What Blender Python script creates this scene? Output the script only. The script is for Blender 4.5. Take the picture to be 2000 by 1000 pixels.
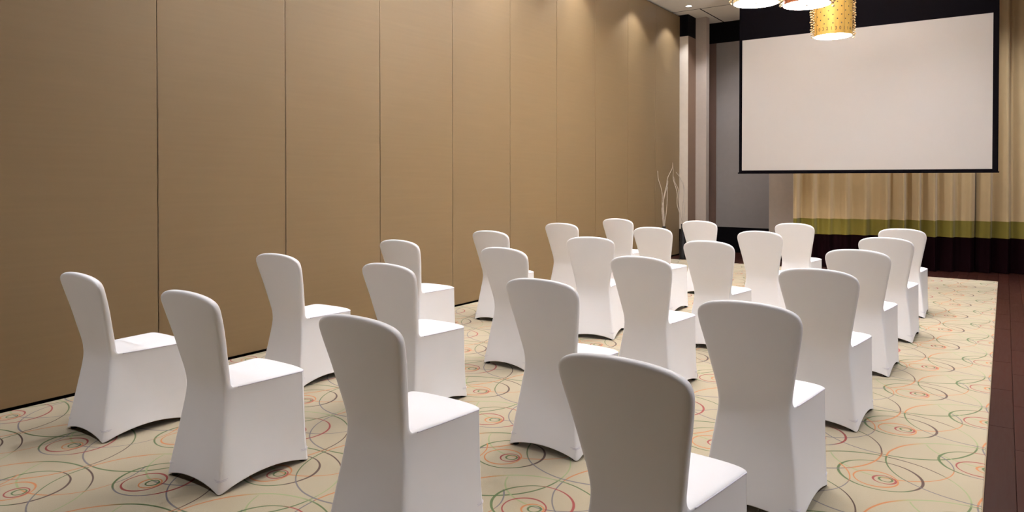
import bpy, bmesh, math, random
from mathutils import Vector, Matrix
random.seed(7)
for o in list(bpy.data.objects): bpy.data.objects.remove(o)
S = bpy.context.scene
COL = S.collection
PI = math.pi

# ------------------------------------------------------------------ camera
YAW, FPX, HOR, EYE, TILT = 0.6113, 1374.0, 348.4, 1.4706, 0.012
cam = bpy.data.objects.new('camera', bpy.data.cameras.new('camera'))
COL.objects.link(cam)
cam.location = (0, 0, EYE)
cam.rotation_euler = (PI/2 - TILT, 0, YAW)
cam.data.sensor_width = 36
cam.data.lens = FPX/2000*36
cam.data.shift_y = -((500-HOR) - FPX*TILT)/2000
cam.data.clip_end = 100
S.camera = cam
S.view_settings.view_transform = 'Standard'
S.view_settings.look = 'None'
S.view_settings.gamma = 1
S.view_settings.use_curve_mapping = False
S.view_settings.exposure = -0.02

# ------------------------------------------------------------------ world (closed room: barely matters)
w = bpy.data.worlds.new('world'); S.world = w; w.use_nodes = True
w.node_tree.nodes['Background'].inputs[0].default_value = (0.02, 0.02, 0.022, 1)

# ------------------------------------------------------------------ light levels
WARM = (0.97, 0.99, 1.05)
WALL_CORE = 85     # their narrow core
WALL_W = 105        # wall-side downlights
ROOM_W = 250       # unseen downlights for the seats, most added to brighten the room
BACK_FILL_W = 270       # fill lights added behind the screen for curtains and back wall
PEND_E = 36        # pendant diffuser emission
UP_W = 800         # bulb inside each open-topped pendant, lighting the ceiling
ZC = 4.603         # ceiling height
WALL_DL = [(-4.73, y) for y in (2.97, 4.93, 6.9, 8.87, 10.87, 12.35)]
UNSEEN_ROOM_DL = [(-.665, 10.17, .95)] + [(-.665, y, .25) for y in (8.2, 6.2, 4.2)] + [(-2.9, 9.8, .4)] + [(-2.9, y, .36) for y in (7.2, 4.9)] + [(-2.9, 2.6, .2)] + [(-4.2, -.4, 1.7)] + [(2.4, y, 1.75) for y in (2.3, 4.8, 7.3)] + [(2.4, 9.8, .9)]  # first one follows the screen's light edge; most others added unseen for brightness
BACK_FILL = [(-.15, 11.95), (-1.8, 11.85), (-3.85, 12.95), (1.5, 12.2)]   # unseen fill added between screen and curtains

# ------------------------------------------------------------------ helpers
def link(o):
    COL.objects.link(o); return o
def empty(name, loc=(0,0,0), rz=0):
    o = bpy.data.objects.new(name, None); link(o)
    o.location = loc; o.rotation_euler = (0,0,rz); o.empty_display_size = .1
    return o
def tag(o, label=None, cat=None, group=None, kind=None):
    if label: o['label'] = label
    if cat: o['category'] = cat
    if group: o['group'] = group
    if kind: o['kind'] = kind
    return o
def mesh_obj(name, me, mat, parent=None, loc=None):
    o = bpy.data.objects.new(name, me); link(o)
    if mat is not None and not me.materials: me.materials.append(mat)
    if parent: o.parent = parent
    if loc: o.location = loc
    return o
def bm_obj(name, bm, mat, parent=None, smooth=False, loc=None):
    bmesh.ops.recalc_face_normals(bm, faces=bm.faces)
    me = bpy.data.meshes.new(name); bm.to_mesh(me); bm.free()
    if smooth:
        for p in me.polygons: p.use_smooth = True
        me.set_sharp_from_angle(angle=math.radians(55))
    return mesh_obj(name, me, mat, parent, loc)
def add_box(bm, x0, x1, y0, y1, z0, z1, bevel=0, seg=1):
    r = bmesh.ops.create_cube(bm, size=1)
    vs = r['verts']
    for v in vs:
        v.co = Vector(((x0+x1)/2 + v.co.x*(x1-x0), (y0+y1)/2 + v.co.y*(y1-y0), (z0+z1)/2 + v.co.z*(z1-z0)))
    if bevel:
        es = list({e for v in vs for e in v.link_edges})
        bmesh.ops.bevel(bm, geom=es, offset=bevel, segments=seg, affect='EDGES', profile=.7)
def box(name, b, mat, parent=None, bevel=0, loc=None):
    bm = bmesh.new(); add_box(bm, *b, bevel=bevel)
    return bm_obj(name, bm, mat, parent, loc=loc)
def add_lathe(bm, prof, n=32, cx=0, cy=0, cap=True):
    rings = []
    for r, z in prof:
        rings.append([bm.verts.new((cx + r*math.cos(2*PI*i/n), cy + r*math.sin(2*PI*i/n), z)) for i in range(n)])
    for a, b in zip(rings, rings[1:]):
        for i in range(n):
            bm.faces.new((a[i], a[(i+1)%n], b[(i+1)%n], b[i]))
    if cap:
        bm.faces.new(rings[0]); bm.faces.new(rings[-1])
def add_tube(bm, pts, rad, n=8, closed=False):
    pts = [Vector(p) for p in pts]
    m = len(pts); rings = []
    up = Vector((0.13, 0.27, 1)).normalized()
    for i, p in enumerate(pts):
        if closed: t = pts[(i+1)%m] - pts[i-1]
        else: t = pts[min(i+1,m-1)] - pts[max(i-1,0)]
        t.normalize()
        a = t.cross(up)
        if a.length < 1e-3: a = t.cross(Vector((1,0,0)))
        a.normalize(); b = a.cross(t)
        r = rad[i] if isinstance(rad, (list,tuple)) else rad
        rings.append([bm.verts.new(p + a*r*math.cos(2*PI*k/n) + b*r*math.sin(2*PI*k/n)) for k in range(n)])
    pairs = list(zip(rings, rings[1:]))
    if closed: pairs.append((rings[-1], rings[0]))
    for A, B in pairs:
        for k in range(n): bm.faces.new((A[k], A[(k+1)%n], B[(k+1)%n], B[k]))
    if not closed:
        bm.faces.new(rings[0]); bm.faces.new(rings[-1])
def catmull(pts, n=6):
    P = [Vector(p) for p in pts]; P = [2*P[0]-P[1]] + P + [2*P[-1]-P[-2]]
    out = []
    for i in range(1, len(P)-2):
        for k in range(n):
            t = k/n; a,b,c,d = P[i-1],P[i],P[i+1],P[i+2]
            out.append(.5*((2*b)+(c-a)*t+(2*a-5*b+4*c-d)*t*t+(3*b-a-3*c+d)*t**3))
    out.append(P[-2]); return out
def lerp(tab, z):
    # smooth (monotone-ish cubic) interpolation through a table of (z, value)
    if z <= tab[0][0]: return tab[0][1]
    if z >= tab[-1][0]: return tab[-1][1]
    for i in range(len(tab)-1):
        z0,v0 = tab[i]; z1,v1 = tab[i+1]
        if z0 <= z <= z1:
            def sl(j):
                if j<=0 or j>=len(tab)-1:
                    j2=min(max(j,0),len(tab)-2); return (tab[j2+1][1]-tab[j2][1])/(tab[j2+1][0]-tab[j2][0])
                return (tab[j+1][1]-tab[j-1][1])/(tab[j+1][0]-tab[j-1][0])
            h=z1-z0; t=(z-z0)/h; m0,m1=sl(i)*h,sl(i+1)*h
            return (2*t**3-3*t*t+1)*v0+(t**3-2*t*t+t)*m0+(-2*t**3+3*t*t)*v1+(t**3-t*t)*m1
def srgb(r, g, b):
    f = lambda c: (c/255/12.92) if c/255 <= .04045 else ((c/255+.055)/1.055)**2.4
    return (f(r), f(g), f(b), 1)

# ------------------------------------------------------------------ materials
class NT:
    """tiny node-building helper"""
    def __init__(s, name):
        s.m = bpy.data.materials.new(name); s.m.use_nodes = True
        s.t = s.m.node_tree; s.n = s.t.nodes; s.b = s.n['Principled BSDF']
    def new(s, typ, **kw):
        n = s.n.new(typ)
        for k, v in kw.items(): setattr(n, k, v)
        return n
    def put(s, sock, v):
        if isinstance(v, bpy.types.NodeSocket): s.t.links.new(v, sock)
        else: sock.default_value = v
    def math(s, op, a, b=0, c=None):
        n = s.new('ShaderNodeMath', operation=op); s.put(n.inputs[0], a); s.put(n.inputs[1], b)
        if c is not None: s.put(n.inputs[2], c)
        return n.outputs[0]
    def mix(s, f, a, b):
        n = s.new('ShaderNodeMix', data_type='RGBA'); s.put(n.inputs[0], f); s.put(n.inputs[6], a); s.put(n.inputs[7], b)
        return n.outputs[2]
    def noise(s, vec, scale, detail=2, rough=.5):
        n = s.new('ShaderNodeTexNoise'); s.put(n.inputs['Vector'], vec)
        n.inputs['Scale'].default_value = scale; n.inputs['Detail'].default_value = detail; n.inputs['Roughness'].default_value = rough
        return n.outputs['Fac']
    def coord(s, which='Object'): return s.new('ShaderNodeTexCoord').outputs[which]
    def mapping(s, vec, scale=(1,1,1), loc=(0,0,0)):
        n = s.new('ShaderNodeMapping'); s.put(n.inputs[0], vec); n.inputs['Scale'].default_value = scale; n.inputs['Location'].default_value = loc
        return n.outputs[0]
    def bump(s, h, strength=.2, dist=.002):
        n = s.new('ShaderNodeBump'); s.put(n.inputs['Height'], h); n.inputs['Strength'].default_value = strength; n.inputs['Distance'].default_value = dist
        s.t.links.new(n.outputs[0], s.b.inputs['Normal'])
    def set(s, **kw):
        names = dict(col='Base Color', rough='Roughness', metal='Metallic', spec='Specular IOR Level', sheen='Sheen Weight', em='Emission Color', es='Emission Strength', sub='Subsurface Weight', trans='Transmission Weight')
        for k, v in kw.items(): s.put(s.b.inputs[names[k]], v)
        return s
def plain(name, col, rough=.6, spec=.4, metal=0, var=.06, scale=14, bump=0):
    t = NT(name); v = t.coord()
    f = t.noise(v, scale, 3)
    c2 = tuple(min(1, x*(1+var)) for x in col[:3])+(1,); c1 = tuple(x*(1-var) for x in col[:3])+(1,)
    t.set(col=t.mix(f, c1, c2), rough=rough, spec=spec, metal=metal)
    if bump: t.bump(t.noise(v, scale*20, 2), bump, .001)
    return t.m
def fabric(name, col, rough=.75, spec=.25, sheen=0, weave=900, bump=.12, var=.05):
    t = NT(name); v = t.coord()
    f = t.noise(v, 9, 3)
    c2 = tuple(min(1, x*(1+var)) for x in col[:3])+(1,); c1 = tuple(x*(1-var) for x in col[:3])+(1,)
    t.set(col=t.mix(f, c1, c2), rough=rough, spec=spec, sheen=sheen)
    h = t.math('ADD', t.noise(t.mapping(v, (weave, weave, weave*.15)), 1, 1), t.noise(t.mapping(v, (weave*.15, weave*.15, weave)), 1, 1))
    t.bump(h, bump, .0006)
    return t.m
M = {}
M['spandex'] = fabric('chair_cover_fabric', srgb(243,242,245), .55, .35, .1, 700, .05, .012)
M['seam'] = fabric('chair_seam_fabric', srgb(214,210,222), .6, .3, 0, 500, .1, .02)
M['chair_metal'] = plain('chair_leg_metal', srgb(38,36,36), .4, .5, .7)
M['rubber'] = plain('foot_rubber', srgb(20,19,19), .7)
M['dark_gap'] = plain('shadow_gap_black', srgb(14,12,11), .8, .1)
M['alu'] = plain('panel_edge_metal', srgb(150,130,105), .35, .5, .6)
M['ceil'] = plain('ceiling_paint', srgb(238,232,222), .8, .2, 0, .03, 2)
M['pil_light'] = plain('pilaster_light_laminate', srgb(214,202,188), .5, .35)
M['pil_brown'] = plain('pilaster_brown_veneer', srgb(122,96,78), .45, .35)
M['pillar'] = plain('pillar_taupe_paint', srgb(178,165,154), .6, .3)
M['grey_wall'] = fabric('back_wall_grey_fabric', srgb(138,130,126), .8, .2, 0, 500, .1)
M['brown_wall'] = plain('back_wall_brown_panel', srgb(110,86,76), .5, .3)
M['black_band'] = plain('black_lacquer', srgb(10,8,11), .6, .05)
M['curt'] = fabric('curtain_beige_fabric', srgb(196,171,130), .7, .3, .2, 600, .15, .06)
M['curt_g'] = fabric('curtain_olive_fabric', srgb(122,110,40), .6, .3, .1, 600, .15, .08)
M['curt_d'] = fabric('curtain_dark_fabric', srgb(20,6,9), .9, .02, 0, 600, .15, .08)
M['screen'] = plain('screen_white_vinyl', srgb(181,175,171), .75, .2, 0, .01, 1)
M['screen_black'] = plain('screen_black_vinyl', srgb(9,7,10), .85, .02)
M['vase'] = plain('vase_black_glaze', srgb(24,24,28), .3, .5)
M['twig'] = plain('dry_willow_bark', srgb(186,174,162), .8, .2, 0, .25, 60)
M['bead'] = plain('bead_crystal', srgb(222,196,150), .15, .8, .3)
M['hole'] = plain('shade_perforation', srgb(66,44,16), .6)
M['steel'] = plain('pendant_steel', srgb(150,140,128), .3, .5, .9)
M['white_trim'] = plain('downlight_trim', srgb(225,218,205), .5)
def emis(name, col, e):
    t = NT(name); v = t.coord()
    f = t.math('MULTIPLY_ADD', t.noise(v, 6, 1), .1, .95)
    t.set(col=(.9,.9,.9,1), em=col, es=t.math('MULTIPLY', f, e)); return t.m
M['diffuser'] = emis('pendant_diffuser_glow', (.97, .99, 1.04, 1), PEND_E)
M['lens'] = emis('downlight_lens_glow', (.97, .99, 1.04, 1), 30)
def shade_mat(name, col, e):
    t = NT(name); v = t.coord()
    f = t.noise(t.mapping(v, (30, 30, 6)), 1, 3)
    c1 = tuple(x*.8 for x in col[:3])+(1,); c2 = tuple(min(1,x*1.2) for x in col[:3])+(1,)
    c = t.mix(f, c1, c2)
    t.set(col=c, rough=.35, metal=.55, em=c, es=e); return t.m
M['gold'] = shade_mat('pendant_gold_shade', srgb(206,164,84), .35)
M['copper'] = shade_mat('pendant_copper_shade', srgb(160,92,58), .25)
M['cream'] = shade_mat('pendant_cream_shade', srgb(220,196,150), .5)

def wall_fabric():
    t = NT('partition_panel_fabric'); v = t.coord()
    oi = t.new('ShaderNodeObjectInfo').outputs['Random']
    f = t.noise(t.mapping(v, (2, 1.2, 40)), 1, 3)
    g = t.noise(t.mapping(v, (2, 300, 900)), 1, 1)
    base = t.mix(f, srgb(116,96,67), srgb(124,102,72))
    base = t.mix(t.math('MULTIPLY', oi, .25), base, srgb(110,90,63))
    base = t.mix(t.math('MULTIPLY', g, .18), base, srgb(92,74,51))
    t.set(col=base, rough=.5, spec=.4)
    t.bump(g, .08, .0008)
    return t.m
M['wall'] = wall_fabric()
M['side_wall'] = fabric('side_wall_fabric', srgb(112,92,74), .7, .2, 0, 400, .1)

def wood_mat():
    t = NT('dark_wood_plank'); v = t.coord()
    oi = t.new('ShaderNodeObjectInfo').outputs['Random']
    off = t.new('ShaderNodeVectorMath', operation='ADD'); t.put(off.inputs[0], v)
    cmb = t.new('ShaderNodeCombineXYZ'); t.put(cmb.inputs[0], t.math('MULTIPLY', oi, 37)); t.put(cmb.inputs[1], t.math('MULTIPLY', oi, 11)); t.t.links.new(cmb.outputs[0], off.inputs[1])
    g = t.noise(t.mapping(off.outputs[0], (60, 4, 60)), 1, 4, .6)
    c = t.mix(g, srgb(30,13,10), srgb(56,28,21))
    c = t.mix(t.math('MULTIPLY', oi, .55), c, srgb(32,15,12))
    t.set(col=c, rough=t.math('MULTIPLY_ADD', g, .15, .42), spec=.05)
    t.bump(g, .06, .001); return t.m
M['wood'] = wood_mat()

def carpet_mat():
    t = NT('swirl_carpet'); v = t.new('ShaderNodeNewGeometry').outputs['Position']
    # slight hand-drawn wobble
    nz = t.new('ShaderNodeTexNoise'); t.put(nz.inputs['Vector'], v); nz.inputs['Scale'].default_value = 3.1
    sub = t.new('ShaderNodeVectorMath', operation='MULTIPLY_ADD'); t.put(sub.inputs[0], nz.outputs['Color']); sub.inputs[1].default_value = (.018,)*3; t.t.links.new(v, sub.inputs[2])
    sep = t.new('ShaderNodeSeparateXYZ'); t.t.links.new(sub.outputs[0], sep.inputs[0])
    X, Y = sep.outputs[0], sep.outputs[1]
    PX, PY = .824, .828
    fine = t.noise(v, 260, 2)
    big = t.noise(v, 2.3, 3)
    col = t.mix(big, srgb(160,148,126), srgb(170,158,136))
    col = t.mix(t.math('MULTIPLY', fine, .35), col, srgb(150,138,112))
    G_, R_, O_, K_, B_, L_ = srgb(62,88,42), srgb(136,36,38), srgb(178,108,56), srgb(98,94,102), srgb(58,26,22), srgb(138,150,108)
    def ring(cx, cy, r, cols, width=.0056, arcs=None, ecc=1.0):
        """one family of circles, repeated over the lattice; cols: colours around the ring"""
        nonlocal col
        dx = t.math('SUBTRACT', t.math('FLOORED_MODULO', t.math('ADD', X, PX/2-cx+PX*20), PX), PX/2)
        dy = t.math('SUBTRACT', t.math('FLOORED_MODULO', t.math('ADD', Y, PY/2-cy+PY*20), PY), PY/2)
        dx2 = t.math('MULTIPLY', dx, ecc)
        d = t.math('SQRT', t.math('ADD', t.math('MULTIPLY', dx2, dx2), t.math('MULTIPLY', dy, dy)))
        e = t.math('ABSOLUTE', t.math('SUBTRACT', d, r))
        ang = t.math('MULTIPLY_ADD', t.math('ARCTAN2', dy, dx), 1/(2*PI), .5)
        wv = t.math('MULTIPLY_ADD', t.math('SINE', t.math('MULTIPLY_ADD', ang, 4*PI, r*40)), width*.28, width)
        mr = t.new('ShaderNodeMapRange'); t.put(mr.inputs[0], e); t.put(mr.inputs[1], t.math('MULTIPLY', wv, .6)); t.put(mr.inputs[2], wv); mr.inputs[3].default_value = .92; mr.inputs[4].default_value = 0
        f = mr.outputs[0]
        if len(cols) == 1: rc = cols[0]
        else:
            rp = t.new('ShaderNodeValToRGB'); t.put(rp.inputs[0], ang); rp.color_ramp.interpolation = 'LINEAR'
            els = rp.color_ramp.elements
            while len(els) < 2*len(cols): els.new(.5)
            n = len(cols)
            for i, c in enumerate(cols):
                els[2*i].position = max(0, i/n+.02 if i else 0); els[2*i].color = c
                els[2*i+1].position = (i+1)/n-.02 if i < n-1 else 1; els[2*i+1].color = c
            rc = rp.outputs[0]
        if arcs:   # visible only between two fractions of the turn
            a0, a1 = arcs
            f = t.math('MULTIPLY', f, t.math('MULTIPLY', t.math('GREATER_THAN', ang, a0), t.math('LESS_THAN', ang, a1)))
        col = t.mix(f, col, rc)
    A = (-.455, 3.845)
    B = (A[0]-.412, A[1]+.414)
    for (cx, cy), k in ((A, 0), (B, 1)):
        ring(cx+.362-.412, cy+.325-.414, .400, ([K_, K_, G_, G_, L_, B_, G_, O_], [G_, K_, K_, O_, B_, G_, L_, O_])[k])
        ring(cx-.02, cy+.30, .285, ([L_, O_, K_, L_], [L_, K_, O_, L_])[k], .0048, (.05, .62))
        ring(cx-.034, cy+.038, .186, ([G_, G_, B_, B_, G_], [G_, K_, R_, R_, G_])[k], .0062)
        ring(cx-.043, cy-.018, .098, ([O_], [R_])[k], .0058)
        ring(cx-.005, cy-.008, .050, ([R_], [O_])[k], .0056)
        ring(cx, cy, .029, [G_], .0052)
    t.set(col=col, rough=.95, spec=.1, sheen=.2)
    t.bump(t.noise(v, 420, 2), .5, .003)
    return t.m
M['carpet'] = carpet_mat()

# ------------------------------------------------------------------ structure
XW = -5.135           # face of the partition wall
YB = 14.01            # back wall
XR, YREAR = 4.6, -3.2
XE, YE = -0.0742, 12.133     # carpet edges
# floor slab + planks
fl = box('floor', (-5.4, XR+.1, YREAR-.1, YB+.2, -.12, -.014), M['wood']); tag(fl, 'dark reddish wooden plank floor around the carpet', kind='structure')
PW = .125
def plank_mesh(L, W):
    bm = bmesh.new(); add_box(bm, 0, W-.0015, 0, L-.002, -.013, 0, bevel=.0015)
    bmesh.ops.recalc_face_normals(bm, faces=bm.faces)
    me = bpy.data.meshes.new('plank'); bm.to_mesh(me); bm.free(); me.materials.append(M['wood']); return me
pls = {L: plank_mesh(L, PW) for L in (.6, .9, 1.2, 1.5)}
for i in range(8):
    y = 1.2 + random.random()*.8
    while y < YB-.6:
        L = random.choice([.9, 1.2, 1.5])
        if y + L > YB: L = .6
        if y + L > YB: break
        mesh_obj('plank', pls[L], None, fl, (XE+.004+i*PW, y, 0)); y += L
# strip beyond the carpet, laid the same way
i = 0; x = XE - PW
while x > -5.1:
    y = YE+.004
    for L in ((.6, 1.2), (.9, .9), (1.2, .6))[i % 3]:
        mesh_obj('plank', pls[L], None, fl, (x, y, 0)); y += L
    x -= PW; i += 1
# carpet
bm = bmesh.new(); add_box(bm, XW+.012, XE, YREAR, YE, -.012, .006, bevel=.003)
tag(bm_obj('carpet', bm, M['carpet']), 'cream carpet with multicoloured swirling circles under the chairs', 'carpet')
bm = bmesh.new()
add_box(bm, XE, XE+.004, YREAR, YE+.004, -.013, .0045); add_box(bm, XW+.012, XE, YE, YE+.004, -.013, .0045)
tag(bm_obj('trim_1', bm, M['alu']), 'thin metal edging strip along the carpet border', kind='structure')

# partition wall: one object per panel
wl = box('wall_left', (XW-.14, XW-.045, YREAR, 12.95, -.1, ZC+.1), M['dark_gap']); tag(wl, 'tall brown operable partition wall of flush fabric panels', kind='structure')
Y0, PWD = 2.7608, 1.1314
bm = bmesh.new(); add_box(bm, -.045, 0, .0045, PWD-.0045, .022, ZC-.03, bevel=.002)
bmesh.ops.recalc_face_normals(bm, faces=bm.faces)
pm = bpy.data.meshes.new('panel'); bm.to_mesh(pm); bm.free(); pm.materials.append(M['wall'])
bm = bmesh.new(); add_box(bm, -.04, -.001, .0012, .0044, .022, ZC-.03)
bmesh.ops.recalc_face_normals(bm, faces=bm.faces)
em = bpy.data.meshes.new('panel_edge'); bm.to_mesh(em); bm.free(); em.materials.append(M['alu'])
for n in range(-5, 9):
    p = mesh_obj('panel', pm, None, wl, (XW, Y0+n*PWD, 0))
    e = mesh_obj('panel_edge', em, None, p)

# ceiling panels with shadow joints
ce = box('ceiling', (XW-.2, XR+.1, YREAR-.1, YB+.2, ZC+.03, ZC+.13), M['dark_gap']); tag(ce, 'pale beige ceiling with narrow dark joints', kind='structure')
JX, JY = -4.64, 12.67
for (x0,x1,y0,y1) in ((XW-.1, XR, YREAR, JY-.012), (XW-.1, JX-.012, JY+.012, YB), (JX+.012, XR, JY+.012, YB)):
    box('ceiling_panel', (x0,x1,y0,y1, ZC, ZC+.03), M['ceil'], ce, bevel=.003)

for b in ((XW-.1, XR, JY-.012, JY+.012), (JX-.012, JX+.012, JY+.012, YB)):
    box('joint_strip', (*b, ZC+.001, ZC+.03), M['dark_gap'], ce)

# pilaster at the end of the partition, pillar, back wall, pier
BZ, SK = 4.193, .497
def stacked(name, x0,x1,y0,y1, mat, label, side=None, cap=True, skirt=True):
    z0, z1 = (SK if skirt else 0), (BZ if cap else ZC)
    o = box(name, (x0,x1,y0,y1, z0, z1), mat, bevel=.003); tag(o, label, kind='structure')
    if cap: box('cap_band', (x0,x1,y0-.004,y1, BZ, ZC), M['black_band'], o)
    if skirt: box('skirting', (x0,x1,y0-.004,y1, 0, SK), M['black_band'], o)
    return o
pi = stacked('wall_pilaster', XW-.1, -4.972, 12.955, 13.36, M['pil_light'], 'slim pilaster closing the partition, pale front and brown side, black cap')
box('side_panel', (-4.972, -4.968, 12.958, 13.36, SK, BZ), M['pil_brown'], pi)
stacked('wall_pillar', -5.2, -4.757, 13.352, 13.52, M['pillar'], 'plain taupe pillar right of the slim capped pilaster', cap=False)
wb = box('wall_back', (-5.4, XR+.1, YB+.03, YB+.16, 0, ZC), M['grey_wall']); tag(wb, 'dark grey back wall behind the projection screen', kind='structure')
xb = -4.785
box('brown_panel', (-5.3, xb, YB, YB+.03, SK, BZ), M['brown_wall'], wb)
box('grey_panel', (xb, -3.0, YB+.004, YB+.03, SK, BZ), M['grey_wall'], wb)
box('top_band', (-5.3, XR, YB-.01, YB+.03, BZ, ZC), M['black_band'], wb)
box('skirting', (-5.3, XR, YB-.01, YB+.03, 0, SK), M['black_band'], wb)
stacked('wall_pier', -3.478, -2.6, 13.02, YB, M['pillar'], 'taupe wall pier below the screen, left of the curtains', skirt=True)
tag(box('wall_right', (XR, XR+.12, YREAR, YB+.1, 0, ZC), M['side_wall']), 'beige fabric side wall opposite the partition', kind='structure')
tag(box('wall_rear', (XW-.2, XR+.1, YREAR-.12, YREAR, 0, ZC), M['side_wall']), 'beige fabric wall behind the viewer', kind='structure')

# ------------------------------------------------------------------ chairs
def build_chair_meshes():
    """one continuous stretch cover, later cut into backrest, seat and skirt"""
    SEAT = .470
    rear_w = [(0,.217),(.06,.210),(.15,.198),(.25,.186),(.36,.171),(.44,.161),(.50,.164),(.58,.178),(.66,.193),(.73,.207),(.80,.221),(.86,.229),(.94,.230)]
    rear_y = [(0,0.0),(.06,.008),(.25,.042),(.38,.064),(.45,.069),(.52,.058),(.60,.035),(.70,.008),(.86,-.036),(.94,-.058)]
    front_w = [(0,.216),(.1,.212),(.3,.209),(.47,.208)]
    front_y = [(0,.528),(.08,.520),(.2,.512),(.47,.505)]
    N, MS = 12, 8     # divisions across and along
    US = [-1,-.965,-.885,-.74,-.52,-.26,0,.26,.52,.74,.885,.965,1]
    bm = bmesh.new()
    def ring(z, hem=0):
        """order: rear L->R (N+1), right side (MS-1), front R->L (N+1), left side (MS-1)"""
        wr, yr, wf, yf = lerp(rear_w,z), lerp(rear_y,z), lerp(front_w,z), lerp(front_y,z)
        pts = []
        tens = .012*math.sin(PI*min(1,z/.47))          # cloth pulled in between the legs
        c = .014
        us = US
        for u in us:
            a = 1-u*u
            pts.append(Vector((wr*u*(1 if abs(u)<1 else 1), yr+tens*a + (c if abs(u)==1 else 0), z+hem*(max(0,1-(u/.965)**2)**.8))))
        vs = [.0+.115*1]  # placeholder
        # side: first point sits where the front face of the back meets the seat
        ss = [.10,.16]+[.16+.76*k/(MS-4) for k in range(1,MS-4)]+[.92,.965]
        for s_ in ss:
            q = min(1,max(0,(s_-.05)/.9)); a = 4*q*(1-q)
            pts.append(Vector((wr+(wf-wr)*s_**.8 - tens*.9*a, yr+(yf-yr)*s_, z+hem*1.15*a**.8)))
        for u in reversed(us):
            a = 1-u*u
            pts.append(Vector((wf*u, yf+(.020*a*min(1,z/.3)) - (.026 if abs(u)==1 else .006 if abs(u)>.95 else 0), z+hem*(max(0,1-(u/.965)**2)**.8))))
        for s_ in reversed(ss):
            q = min(1,max(0,(s_-.05)/.9)); a = 4*q*(1-q)
            pts.append(Vector((-(wr+(wf-wr)*s_**.8) + tens*.9*a, yr+(yf-yr)*s_, z+hem*1.15*a**.8)))
        return [bm.verts.new(p) for p in pts]
    zs = [.004,.020,.055,.12,.20,.28,.36,.42,.452,SEAT]
    rings = [ring(z, .038*max(0,1-z/.30)) for z in zs]
    # inner hem turn-up, so the cloth has an edge
    L = len(rings[0])
    for A, B in zip(rings, rings[1:]):
        for i in range(L): bm.faces.new((A[i], A[(i+1)%L], B[(i+1)%L], B[i])).material_index = 0
    ctr = Vector((0,.26,0))
    hem = []
    for v in rings[0]:
        d = (ctr - v.co); d.z = 0; d.normalize()
        hem.append(bm.verts.new(v.co + d*.012 + Vector((0,0,.004))))
    hem2 = [bm.verts.new(h.co + Vector((0,0,.04))) for h in hem]
    for i in range(L):
        bm.faces.new((hem[i], hem[(i+1)%L], rings[0][(i+1)%L], rings[0][i]))
        bm.faces.new((hem2[i], hem2[(i+1)%L], hem[(i+1)%L], hem[i]))
    top = rings[-1]
    rear = top[:N+1]; right = top[N+1:N+MS]; front = top[N+MS:2*N+MS+1]; left = list(reversed(top[2*N+MS+1:]))
    front = list(reversed(front))     # L->R
    # back: loops of rear (L->R) + front face (R->L); front corners are the first side points
    n = N
    def back_loop(t):
        R, F = [], []
        for u in US:
            ua = min(1, abs(u))
            zt = .845 + (.936-.845-.026*ua*ua)*max(0, 1-ua**6.5)**(1/2.6)      # arched top rail with rounded shoulders
            z = SEAT + (zt-SEAT)*t
            wr, yr = lerp(rear_w, z), lerp(rear_y, z)
            th = lerp([(.47,.046),(.6,.046),(.8,.044),(.94,.040)], z)
            th *= 1-.5*max(0,(t-.93)/.07)*0
            cv = .014*u*u*min(1,(z-SEAT)/.25)        # gentle wrap around the sitter
            e = .012 if ua == 1 else (.003 if ua > .95 else 0)
            R.append(Vector((wr*u, yr+cv+e, z))); F.append(Vector((wr*u*.985, yr+th+cv-e, z)))
        return R, F
    # base front face vertices on the seat
    _, F0 = back_loop(0)
    basef = [left[0]] + [bm.verts.new((F0[k].x, left[0].co.y+.010*(1-abs(2*k/n-1)**2)*0, SEAT+.004)) for k in range(1,n)] + [right[0]]
    prevR, prevF = rear, basef
    back_faces = []
    def bridge(R2, F2):
        for k in range(n):
            back_faces.append(bm.faces.new((prevR[k], prevR[k+1], R2[k+1], R2[k])))
            back_faces.append(bm.faces.new((prevF[k+1], prevF[k], F2[k], F2[k+1])))
        back_faces.append(bm.faces.new((prevR[n], prevF[n], F2[n], R2[n])))
        back_faces.append(bm.faces.new((prevF[0], prevR[0], R2[0], F2[0])))
    for t in (.06,.16,.30,.44,.58,.70,.80,.88,.94,.975,.994):
        R, F = back_loop(t)
        if t > .99:      # roll the rail over
            for p, q in zip(R, F):
                dy = (q.y-p.y)*.16; p.y += dy; q.y -= dy; p.z += .004; q.z += .004
        R2 = [bm.verts.new(p) for p in R]; F2 = [bm.verts.new(p) for p in F]
        bridge(R2, F2); prevR, prevF = R2, F2
    for k in range(n):
        back_faces.append(bm.faces.new((prevR[k], prevR[k+1], prevF[k+1], prevF[k])))
    # seat top grid (slightly domed)
    rows = [basef]
    for j in range(1, MS-1):
        s_ = j/(MS-1)
        row = [left[j]]
        for k in range(1, n):
            u = 2*k/n-1
            a = left[j].co; b = right[j].co
            fx = front[k].co.x/ front[n].co.x if front[n].co.x else u
            row.append(bm.verts.new((b.x*fx, a.y + .018*(1-u*u)*s_, SEAT + .013*(1-abs(fx)**6)*(1-abs(2*s_-1)**6)+.004)))
        row.append(right[j]); rows.append(row)
    rows.append(front)
    seat_faces = []
    for A, B in zip(rows, rows[1:]):
        for k in range(n): seat_faces.append(bm.faces.new((A[k], A[k+1], B[k+1], B[k])))
    for f in seat_faces: f.material_index = 1
    for f in back_faces: f.material_index = 2
    bmesh.ops.recalc_face_normals(bm, faces=bm.faces)
    # creases: seat rim and back rim
    cl = bm.edges.layers.float.new('crease_edge')
    for e in bm.edges:
        fi = {f.material_index for f in e.link_faces}
        if fi == {0,1}: e[cl] = .45
        if fi == {1,2}: e[cl] = .6
    hs = set(rings[0])
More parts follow.
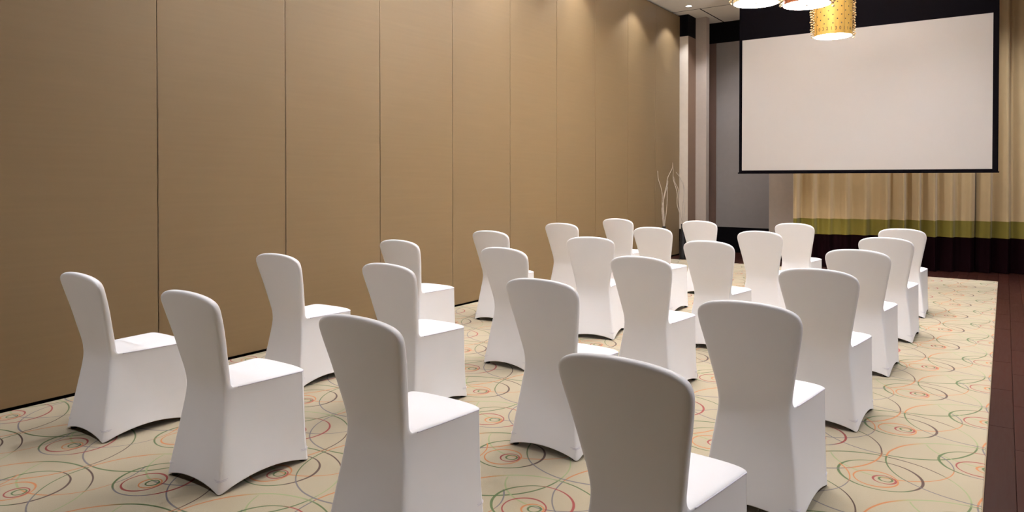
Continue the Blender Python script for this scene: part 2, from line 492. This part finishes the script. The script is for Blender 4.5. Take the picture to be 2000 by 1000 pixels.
    for e in bm.edges:
        if e.verts[0] in hs and e.verts[1] in hs: e[cl] = .6
    me = bpy.data.meshes.new('cover'); bm.to_mesh(me); bm.free()
    o = bpy.data.objects.new('cover_tmp', me); link(o)
    for _ in range(3): me.materials.append(M['spandex'])
    md = o.modifiers.new('s', 'SUBSURF'); md.levels = 2; md.render_levels = 2
    dg = bpy.context.evaluated_depsgraph_get()
    ev = bpy.data.meshes.new_from_object(o.evaluated_get(dg))
    bpy.data.objects.remove(o)
    # cut by region, keeping the smooth normals of the whole cover
    nor = [v.normal.copy() for v in ev.vertices]
    out = {}
    rim = set()
    for idx, nm in ((0,'skirt'),(1,'seat'),(2,'backrest')):
        vm, vs, ns, fs = {}, [], [], []
        for p in ev.polygons:
            if p.material_index != idx: continue
            f = []
            for vi in p.vertices:
                if vi not in vm:
                    vm[vi] = len(vs); vs.append(ev.vertices[vi].co[:]); ns.append(nor[vi])
                f.append(vm[vi])
            fs.append(f)
        m2 = bpy.data.meshes.new(nm); m2.from_pydata(vs, [], fs); m2.update()
        for p in m2.polygons: p.use_smooth = True
        m2.normals_split_custom_set_from_vertices(ns)
        m2.materials.append(M['spandex']); out[nm] = m2
    # seat piping follows the boundary of the seat region
    eb = {}
    for p in out['seat'].polygons:
        for e in p.edge_keys: eb[e] = eb.get(e,0)+1
    adj = {}
    for (a,b),c in eb.items():
        if c == 1: adj.setdefault(a,[]).append(b); adj.setdefault(b,[]).append(a)
    st = next(iter(adj)); loop=[st]; prev=None; cur=st
    while True:
        nx=[q for q in adj[cur] if q!=prev]
        nx=nx[0]
        if nx==st: break
        loop.append(nx); prev,cur=cur,nx
    P=[out['seat'].vertices[i].co.copy() for i in loop]
    # keep only sides and front
    yr=min(p.y for p in P)+.02
    i0=next(i for i in range(len(P)) if P[i].y<yr and P[(i+1)%len(P)].y>=yr)
    P=P[i0+1:]+P[:i0+1]
    P=[p for p in P if p.y>=yr]
    bm=bmesh.new(); add_tube(bm,[p+Vector((0,0,-.0015)) for p in P],.0028,6); bmesh.ops.recalc_face_normals(bm,faces=bm.faces)
    m3=bpy.data.meshes.new('piping'); bm.to_mesh(m3); bm.free(); m3.materials.append(M['seam'])
    for p in m3.polygons: p.use_smooth=True
    out['piping']=m3
    return out
CM = build_chair_meshes()
# hidden frame legs, just inside the corners of the cover, with feet showing under the hem
def leg_mesh(x0,y0,x1,y1):
    bm=bmesh.new(); add_tube(bm,[(x0,y0,.012),(x0+(x1-x0)*.5,y0+(y1-y0)*.5,.22),(x1,y1,.44)],.011,8)
    bmesh.ops.recalc_face_normals(bm,faces=bm.faces)
    m=bpy.data.meshes.new('leg'); bm.to_mesh(m); bm.free(); m.materials.append(M['chair_metal']); return m
LEGS=[]
for sx in (-1,1):
    LEGS.append((leg_mesh(sx*.188,.030,sx*.140,.100),(sx*.188,.030)))
    LEGS.append((leg_mesh(sx*.190,.498,sx*.186,.480),(sx*.190,.498)))
bm=bmesh.new(); add_lathe(bm,[(.014,.0),(.017,.002),(.017,.010),(.012,.016)],14)
bmesh.ops.recalc_face_normals(bm,faces=bm.faces)
FOOT=bpy.data.meshes.new('foot_pad'); bm.to_mesh(FOOT); bm.free(); FOOT.materials.append(M['rubber'])
def pocket_mesh(sx, rear):
    """double stitched line of the foot pocket, wrapped round a corner"""
    bm=bmesh.new()
    for z in (.060,.066):
        if rear:
            pts=[(sx*.160,.0105,z),(sx*.196,.0085,z),(sx*.2075,.013,z),(sx*.2105,.030,z),(sx*.2085,.060,z)]
        else:
            pts=[(sx*.165,.5245,z),(sx*.196,.5225,z),(sx*.2105,.512,z),(sx*.2140,.497,z),(sx*.2125,.470,z)]
        add_tube(bm,catmull(pts,4),.0012,5)
    bmesh.ops.recalc_face_normals(bm,faces=bm.faces)
    m=bpy.data.meshes.new('foot_seam'); bm.to_mesh(m); bm.free(); m.materials.append(M['seam']); return m
POCK=[pocket_mesh(sx,r) for sx in (-1,1) for r in (True,False)]
CH = {  # column, row: x, y, rotation in degrees
'11':(-4.277,1.862,.3),'12':(-4.219,3.132,2.3),'13':(-4.295,4.433,.8),'14':(-4.293,5.749,.4),'15':(-4.331,7.217,.6),'16':(-4.199,8.441,-1.9),
'21':(-3.167,1.856,.7),'22':(-3.164,3.168,-.2),'23':(-3.164,4.410,-3.0),'24':(-3.093,5.661,14.5),'25':(-3.149,7.176,.6),'26':(-3.143,8.597,.2),
'31':(-2.053,1.901,.3),'32':(-2.014,3.148,-.3),'33':(-2.039,4.446,.1),'34':(-2.070,5.885,-1.7),'35':(-2.029,7.265,-.5),'36':(-2.047,8.775,.1),
'41':(-.937,1.918,-2.5),'42':(-.910,3.087,-1.4),'43':(-.902,4.440,-1.7),'44':(-.903,5.804,-1.0),'45':(-.878,7.133,-1.1),'46':(-.890,8.472,1.0)}
ROWN = ['back row nearest the viewer','second row from the viewer','third row from the viewer','third row from the screen','second row from the screen','front row nearest the screen']
COLN = ['beside the brown partition wall','second from the partition wall','second from the wood-floor aisle','beside the wood-floor aisle']
for key,(x,y,r) in sorted(CH.items()):
    c, rw = int(key[0])-1, int(key[1])-1
    t = empty('banquet_chair', (x,y,.006), math.radians(r))
    lab = 'white stretch-covered chair in the %s, %s' % (ROWN[rw], COLN[c])
    if key == '24': lab = 'white covered chair turned askew, %s, %s' % (ROWN[rw], COLN[c])
    tag(t, lab, 'chair', 'white covered chairs in rows')
    mesh_obj('backrest', CM['backrest'], None, t)
    st = mesh_obj('seat', CM['seat'], None, t); mesh_obj('piping', CM['piping'], None, st)
    sk = mesh_obj('skirt', CM['skirt'], None, t)
    for m in POCK: mesh_obj('foot_seam', m, None, sk)
    for m,(lx,ly) in LEGS:
        lg = mesh_obj('leg', m, None, t); mesh_obj('foot_pad', FOOT, None, lg, (lx,ly,0))

# ------------------------------------------------------------------ projection screen
sx0, sx1, SY, sz0, sz1 = -3.531, -.145, 11.60, 1.5996, 3.7215
ps = empty('projection_screen', ((sx0+sx1)/2, SY, ZC)); tag(ps, 'large white projection screen with black borders hanging before the curtains', 'screen')
def sbox(nm, x0,x1,y0,y1,z0,z1, mat, bevel=0):
    ox = (sx0+sx1)/2
    return box(nm, (x0-ox, x1-ox, y0, y1, z0-ZC, z1-ZC), mat, ps, bevel)
sbox('viewing_surface', sx0, sx1, -.001, .002, sz0, sz1, M['screen'])
bl, br, bb = .048, .068, .035
sbox('side_border', sx0-bl, sx0, -.001, .002, sz0-bb, 4.50, M['screen_black'])
sbox('side_border', sx1, sx1+br, -.001, .002, sz0-bb, 4.50, M['screen_black'])
sbox('top_border', sx0, sx1, -.001, .002, sz1, 4.50, M['screen_black'])
sbox('bottom_border', sx0, sx1, -.001, .002, sz0-bb, sz0, M['screen_black'])
sbox('weight_bar', sx0-bl-.015, sx1+br+.012, -.014, .014, sz0-bb-.018, sz0-bb+.004, M['screen_black'], .004)
sbox('case', sx0-bl-.08, sx1+br+.08, -.07, .07, 4.48, ZC, M['screen_black'], .01)

# ------------------------------------------------------------------ curtains
CA, CB = Vector((-2.915,12.38)), Vector((-.13,13.20))
CD = (CB-CA).normalized(); CN = Vector((CD.y,-CD.x))
def curtain(u0, u1, label, seed):
    rnd = random.Random(seed)
    c = empty('curtain', (CA.x+CD.x*(u0+u1)/2, CA.y+CD.y*(u0+u1)/2, 0)); tag(c, label, 'curtain')
    base = Vector((c.location.x, c.location.y))
    n = int((u1-u0)/.012)
    ph = [rnd.uniform(0,6) for _ in range(4)]
    # fold phase with uneven spacing
    def prof(u, z):
        k = 2*PI/.25
        p = u*k + 1.1*math.sin(u*2.1+ph[0]) + .6*math.sin(u*5.3+ph[1])
        a = .066*(1+.35*math.sin(u*3.3+ph[2]))
        s = math.sin(p)
        o = a*(s + .28*math.sin(2*p+ph[3])) + .010*math.sin(u*31+z*.8)
        sway = .018*math.sin(z*1.7+u*4)*(1-z/ZC)
        return o+sway
    def band(nm, z0, z1, mat, rows, push):
        bm = bmesh.new(); G = []
        for side in (push, push-.008):
            g = []
            for j in range(rows+1):
                z = z0+(z1-z0)*j/rows; row = []
                for i in range(n+1):
                    u = u0+(u1-u0)*i/n
                    q = CA + CD*u + CN*(prof(u,z)+side) - base
                    row.append(bm.verts.new((q.x,q.y,z)))
                g.append(row)
            G.append(g)
        for gi, g in enumerate(G):
            for j in range(rows):
                for i in range(n): bm.faces.new((g[j][i],g[j][i+1],g[j+1][i+1],g[j+1][i]))
        a, b = G
        for j in range(rows):
            for i in (0, n): bm.faces.new((a[j][i], a[j+1][i], b[j+1][i], b[j][i]))
        for i in range(n):
            for j in (0, rows): bm.faces.new((a[j][i], a[j][i+1], b[j][i+1], b[j][i]))
        return bm_obj(nm, bm, mat, c, smooth=True)
    band('drape', .805, ZC-.01, M['curt'], 10, 0)
    band('olive_band', .545, .805, M['curt_g'], 3, .002)
    band('dark_hem', .006, .545, M['curt_d'], 4, 0)
UE = (CB-CA).length
gap = 2.66
curtain(0, gap-.012, 'beige curtain with olive band hanging below the projection screen', 3)
curtain(gap+.012, 4.85, 'beige curtain with olive band at the far right edge', 11)
bm = bmesh.new()
q0, q1 = CA-CD*.05, CA+CD*4.9
add_tube(bm, [(q0.x,q0.y,ZC-.012),(q1.x,q1.y,ZC-.012)], .012, 8)
tag(bm_obj('trim_2', bm, M['white_trim']), 'ceiling curtain track', kind='structure')

# ------------------------------------------------------------------ vases with dry branches
def ray(px, py, d):
    t = (px-1000)/FPX; c, s = math.cos(YAW), math.sin(YAW)
    return Vector((d*(c*t-s), d*(c+s*t), EYE-(py-HOR)*d/FPX))
def vase(px, d, label):
    b = ray(px, 500, d)
    bm = bmesh.new()
    add_lathe(bm, [(.0,0),(.062,0),(.066,.008),(.064,.06),(.052,.30),(.036,.52),(.030,.60),(.034,.635),(.036,.64),(.030,.64),(.026,.60),(.03,.50),(0,.48)], 32, cap=False)
    bmesh.ops.remove_doubles(bm, verts=bm.verts, dist=1e-5)
    o = bm_obj('floor_vase', bm, M['vase'], smooth=True, loc=(b.x,b.y,0)); tag(o, label, 'vase')
    return b
def branches(d, lines, base, labels, group):
    rnd = random.Random(len(group))
    fw = Vector((-math.sin(YAW), math.cos(YAW), 0))
    for L, label in zip(lines, labels):
        pts = []
        bend = rnd.uniform(-.14,.14)
        for i,(x,y) in enumerate(L):
            k = i/(len(L)-1)           # 0 at the tip
            p = ray(1250+.26*x, 300+.26*y, d) + fw*(bend*(1-k)*math.sin(2.5*(1-k)+.4))
            pts.append(p)
        foot = Vector((base.x, base.y, .50)) + Vector((rnd.uniform(-.012,.012), rnd.uniform(-.012,.012), 0))
        pts[-1] = Vector((base.x+rnd.uniform(-.012,.012), base.y+rnd.uniform(-.012,.012), .66))
        pts.append(foot)
        P = catmull(pts, 7); n = len(P)
        rad = [.004+.005*(i/n) for i in range(n)]
        bm = bmesh.new(); add_tube(bm, [p-Vector((base.x,base.y,0)) for p in P], rad, 6)
        tag(bm_obj('willow_branch', bm, M['twig'], smooth=True, loc=(base.x,base.y,0)), label, 'branch', group)
v1 = vase(1297, 12.2, 'slim black floor vase by the partition wall, left of its twin')
branches(12.2, [[(130,130),(132,190),(150,250),(162,310),(163,380),(172,440),(180,540)],
    [(247,70),(245,110),(212,180),(202,240),(182,320),(178,400),(182,540)],
    [(213,205),(212,240),(187,340),(172,400),(167,430),(183,540)],
    [(204,250),(200,310),(198,380),(195,450),(185,540)]], v1, ['outermost left willow branch, arching out of the left black vase', 'tallest willow branch of the left black vase, leaning right', 'mid-height willow branch crossing the others in the left black vase', 'shortest willow branch, standing upright in the left black vase'], 'willow branches in the left vase')
v2 = vase(1334, 12.82, 'slim black floor vase in the corner before the pilaster')
branches(12.82, [[(245,68),(250,120),(250,190),(262,230),(280,300),(280,380),(300,450),(318,530)],
    [(255,175),(270,220),(293,270),(298,370),(305,440),(320,530)],
    [(270,140),(300,180),(325,240),(330,320),(320,400),(325,530)],
    [(322,205),(334,260),(330,350),(336,420),(326,530)]], v2, ['tallest willow branch of the right black vase, leaning left', 'inner willow branch of the right black vase, just below the tallest', 'willow branch of the right black vase arching right before the pilaster', 'shortest rightmost willow branch in the right black vase'], 'willow branches in the right vase')

# ------------------------------------------------------------------ pendants
def pendant(px, py, wpx, mat, label, h=.52, at=None, PR=.225):
    p = Vector(at) if at else ray(px, py, FPX*2*PR/wpx)
    t = empty('pendant_lamp', (p.x, p.y, p.z)); tag(t, label, 'pendant lamp')
    n = 48
    bm = bmesh.new()
    add_lathe(bm, [(PR,0),(PR,h),(PR-.004,h),(PR-.004,0),(PR,0)], n, cap=False)
    bmesh.ops.remove_doubles(bm, verts=bm.verts, dist=1e-5)
    sh = bm_obj('shade', bm, mat, t, smooth=False)
    for q in sh.data.polygons: q.use_smooth = True
    sh.data.set_sharp_from_angle(angle=math.radians(40))
    bm = bmesh.new(); add_lathe(bm, [(0,.0),(PR-.006,.0),(PR-.006,.006),(0,.006)], n, cap=False)
    bmesh.ops.remove_doubles(bm, verts=bm.verts, dist=1e-5)
    df = bm_obj('diffuser', bm, M['diffuser'], t)
    bm = bmesh.new(); add_lathe(bm, [(0,-.010),(.013,-.010),(.016,-.001),(0,-.001)], 12, cap=False)
    bm_obj('finial', bm, M['steel'], df)
    for k in range(3):      # open top: spider arms carry the shade
        a = k*2*PI/3
        bm = bmesh.new(); add_tube(bm, [(0,0,h-.02),((PR-.003)*math.cos(a),(PR-.003)*math.sin(a),h-.02)], .004, 6); bm_obj('spider_arm', bm, M['steel'], t)
    l = bpy.data.lights.new('bulb_light', 'POINT'); l.energy = UP_W; l.color = WARM; l.shadow_soft_size = .06
    lo = link(bpy.data.objects.new('bulb_light', l)); lo.parent = t; lo.location = (.05,0,h*.84)
    bm = bmesh.new(); add_tube(bm, [(0,0,h), (0,0,ZC-p.z)], .008, 8); bm_obj('rod', bm, M['steel'], t)
    bm = bmesh.new(); add_lathe(bm, [(.055,ZC-p.z-.03),(.06,ZC-p.z-.025),(.06,ZC-p.z)], 24); bm_obj('ceiling_cup', bm, M['steel'], t)
    # seams, rings, dots, digits
    face = math.atan2(-p.y, -p.x)       # side turned to the room's rear
    for k in range(4):
        a = face + math.radians(-56) + k*PI/2
        bm = bmesh.new(); add_box(bm, -.0015,.0015,-.0015,.0015,.0,h)
        bmesh.ops.rotate(bm, verts=bm.verts, cent=(0,0,0), matrix=Matrix.Rotation(a,3,'Z'))
        bmesh.ops.translate(bm, verts=bm.verts, vec=((PR+.0005)*math.cos(a),(PR+.0005)*math.sin(a),0))
        bm_obj('seam', bm, M['hole'], sh)
    bm = bmesh.new()
    for row in range(7):
        for k in range(14):
            a = face + 2*PI*(k+(row%2)*.5)/14; z = .128+row*.052
            c_ = Vector((PR*math.cos(a), PR*math.sin(a), z)); nrm = Vector((math.cos(a), math.sin(a), 0)); tg = Vector((-math.sin(a), math.cos(a), 0))
            vs = [bm.verts.new(c_ + nrm*.0022 + tg*.0088*math.cos(2*PI*j/6) + Vector((0,0,.0088*math.sin(2*PI*j/6)))) for j in range(6)]
            ap = bm.verts.new(c_ + nrm*.005)
            for j in range(6): bm.faces.new((vs[j], vs[(j+1)%6], ap))
            bm.faces.new(list(reversed(vs)))
    tag(bm_obj('perforations', bm, M['hole'], sh), kind='stuff')
    # row of digits round the lower edge
    txt = '1032130114'
    for k in range(28):
        cu = bpy.data.curves.new('digit', 'FONT'); cu.body = txt[k % len(txt)]; cu.size = .060; cu.align_x = 'CENTER'; cu.extrude = .0012
        o = bpy.data.objects.new('digit', cu); link(o)
        me = bpy.data.meshes.new_from_object(o.evaluated_get(bpy.context.evaluated_depsgraph_get())); bpy.data.objects.remove(o)
        a0 = face + 2*PI*(k-4.3)/28
        for v in me.vertices:
            a = a0 + v.co.x*.85/PR; r = PR+.0015+v.co.z
            v.co = (r*math.cos(a), r*math.sin(a), .045+v.co.y)
        me.materials.clear(); mesh_obj('digit', me, M['hole'], sh)
    # bead strings at both sides
    rnd = random.Random(int(px))
    side = math.atan2(math.sin(YAW), math.cos(YAW))
    for sgn in (0, PI):
        for da in (-.24, -.05, .14):
            a = side + sgn + da; bm = bmesh.new(); z = -.01 if abs(da) < .1 else .03
            while z < h:
                rr = rnd.uniform(.011,.016)
                bmesh.ops.create_icosphere(bm, subdivisions=1, radius=rr, matrix=Matrix.Translation(((PR+.034+rnd.uniform(-.006,.006))*math.cos(a),(PR+.034)*math.sin(a), z)))
                z += .032
            bm_obj('bead_string', bm, M['bead'], t, smooth=True)
    # ring that carries the strings
    bm = bmesh.new(); add_tube(bm, [((PR+.030)*math.cos(2*PI*k/40),(PR+.030)*math.sin(2*PI*k/40),h-.01) for k in range(40)], .006, 6, True)
    bm_obj('hanger_ring', bm, mat, t, smooth=True)
    return t
pendant(1476, 7, 87, M['cream'], 'drum pendant lamp cut by the top edge, leftmost of three', PR=.247)
pendant(1574, 10.5, 88, M['copper'], 'coppery drum pendant lamp in the middle, cut by top edge')
pendant(1625, 72, 69, M['gold'], 'gold perforated drum pendant with bead strings, hanging before the screen')

pendant(1, 0, 1, M['gold'], 'unseen gold drum pendant added to brighten the second and third rows, above the picture', at=(-2.0, 4.7, 3.25))  # extra pendant out of view, added to raise the room's brightness

# ------------------------------------------------------------------ downlights
bm = bmesh.new(); add_lathe(bm, [(.050,-.004),(.062,-.006),(.066,0),(.066,.004),(.05,.004),(.050,-.004)], 24, cap=False)
bmesh.ops.remove_doubles(bm, verts=bm.verts, dist=1e-5); bmesh.ops.recalc_face_normals(bm, faces=bm.faces)
TR = bpy.data.meshes.new('trim_ring'); bm.to_mesh(TR); bm.free(); TR.materials.append(M['white_trim'])
bm = bmesh.new(); add_lathe(bm, [(0,-.002),(.05,-.002),(.05,.003),(0,.003)], 24, cap=False)
bmesh.ops.remove_doubles(bm, verts=bm.verts, dist=1e-5); bmesh.ops.recalc_face_normals(bm, faces=bm.faces)
LN = bpy.data.meshes.new('lens'); bm.to_mesh(LN); bm.free(); LN.materials.append(M['lens'])
def downlight(x, y, power, label, half=52, blend=1.0, core=0):
    t = empty('ceiling_downlight', (x,y,ZC)); tag(t, label, 'downlight', 'recessed ceiling downlights')
    mesh_obj('trim_ring', TR, None, t); mesh_obj('lens', LN, None, t)
    l = bpy.data.lights.new('downlight_beam', 'SPOT'); l.energy = power; l.color = WARM
    l.spot_size = math.radians(2*half); l.spot_blend = blend; l.shadow_soft_size = .05
    lo = link(bpy.data.objects.new('downlight_beam', l)); lo.parent = t; lo.location = (0,0,-.012)
    if core:
        l2 = l.copy(); l2.energy = core; l2.spot_size = math.radians(76); l2.spot_blend = 1
        lo = link(bpy.data.objects.new('downlight_core', l2)); lo.parent = t; lo.location = (0,0,-.012)
for x, y in WALL_DL:
    downlight(x, y, WALL_W, 'small lit downlight in the ceiling above the floor vases' if y == 12.35 else 'recessed downlight along the partition wall, above the picture', 53, .4, WALL_CORE)
for x, y, k in UNSEEN_ROOM_DL:
    downlight(x, y, ROOM_W*k, 'unseen downlight brightening the seating, above the picture', 52 if y == 10.17 else 72 if x > 2 else 62)
for x, y in BACK_FILL:
    downlight(x, y, BACK_FILL_W, 'unseen fill light added behind the screen, washing the curtains', 60)
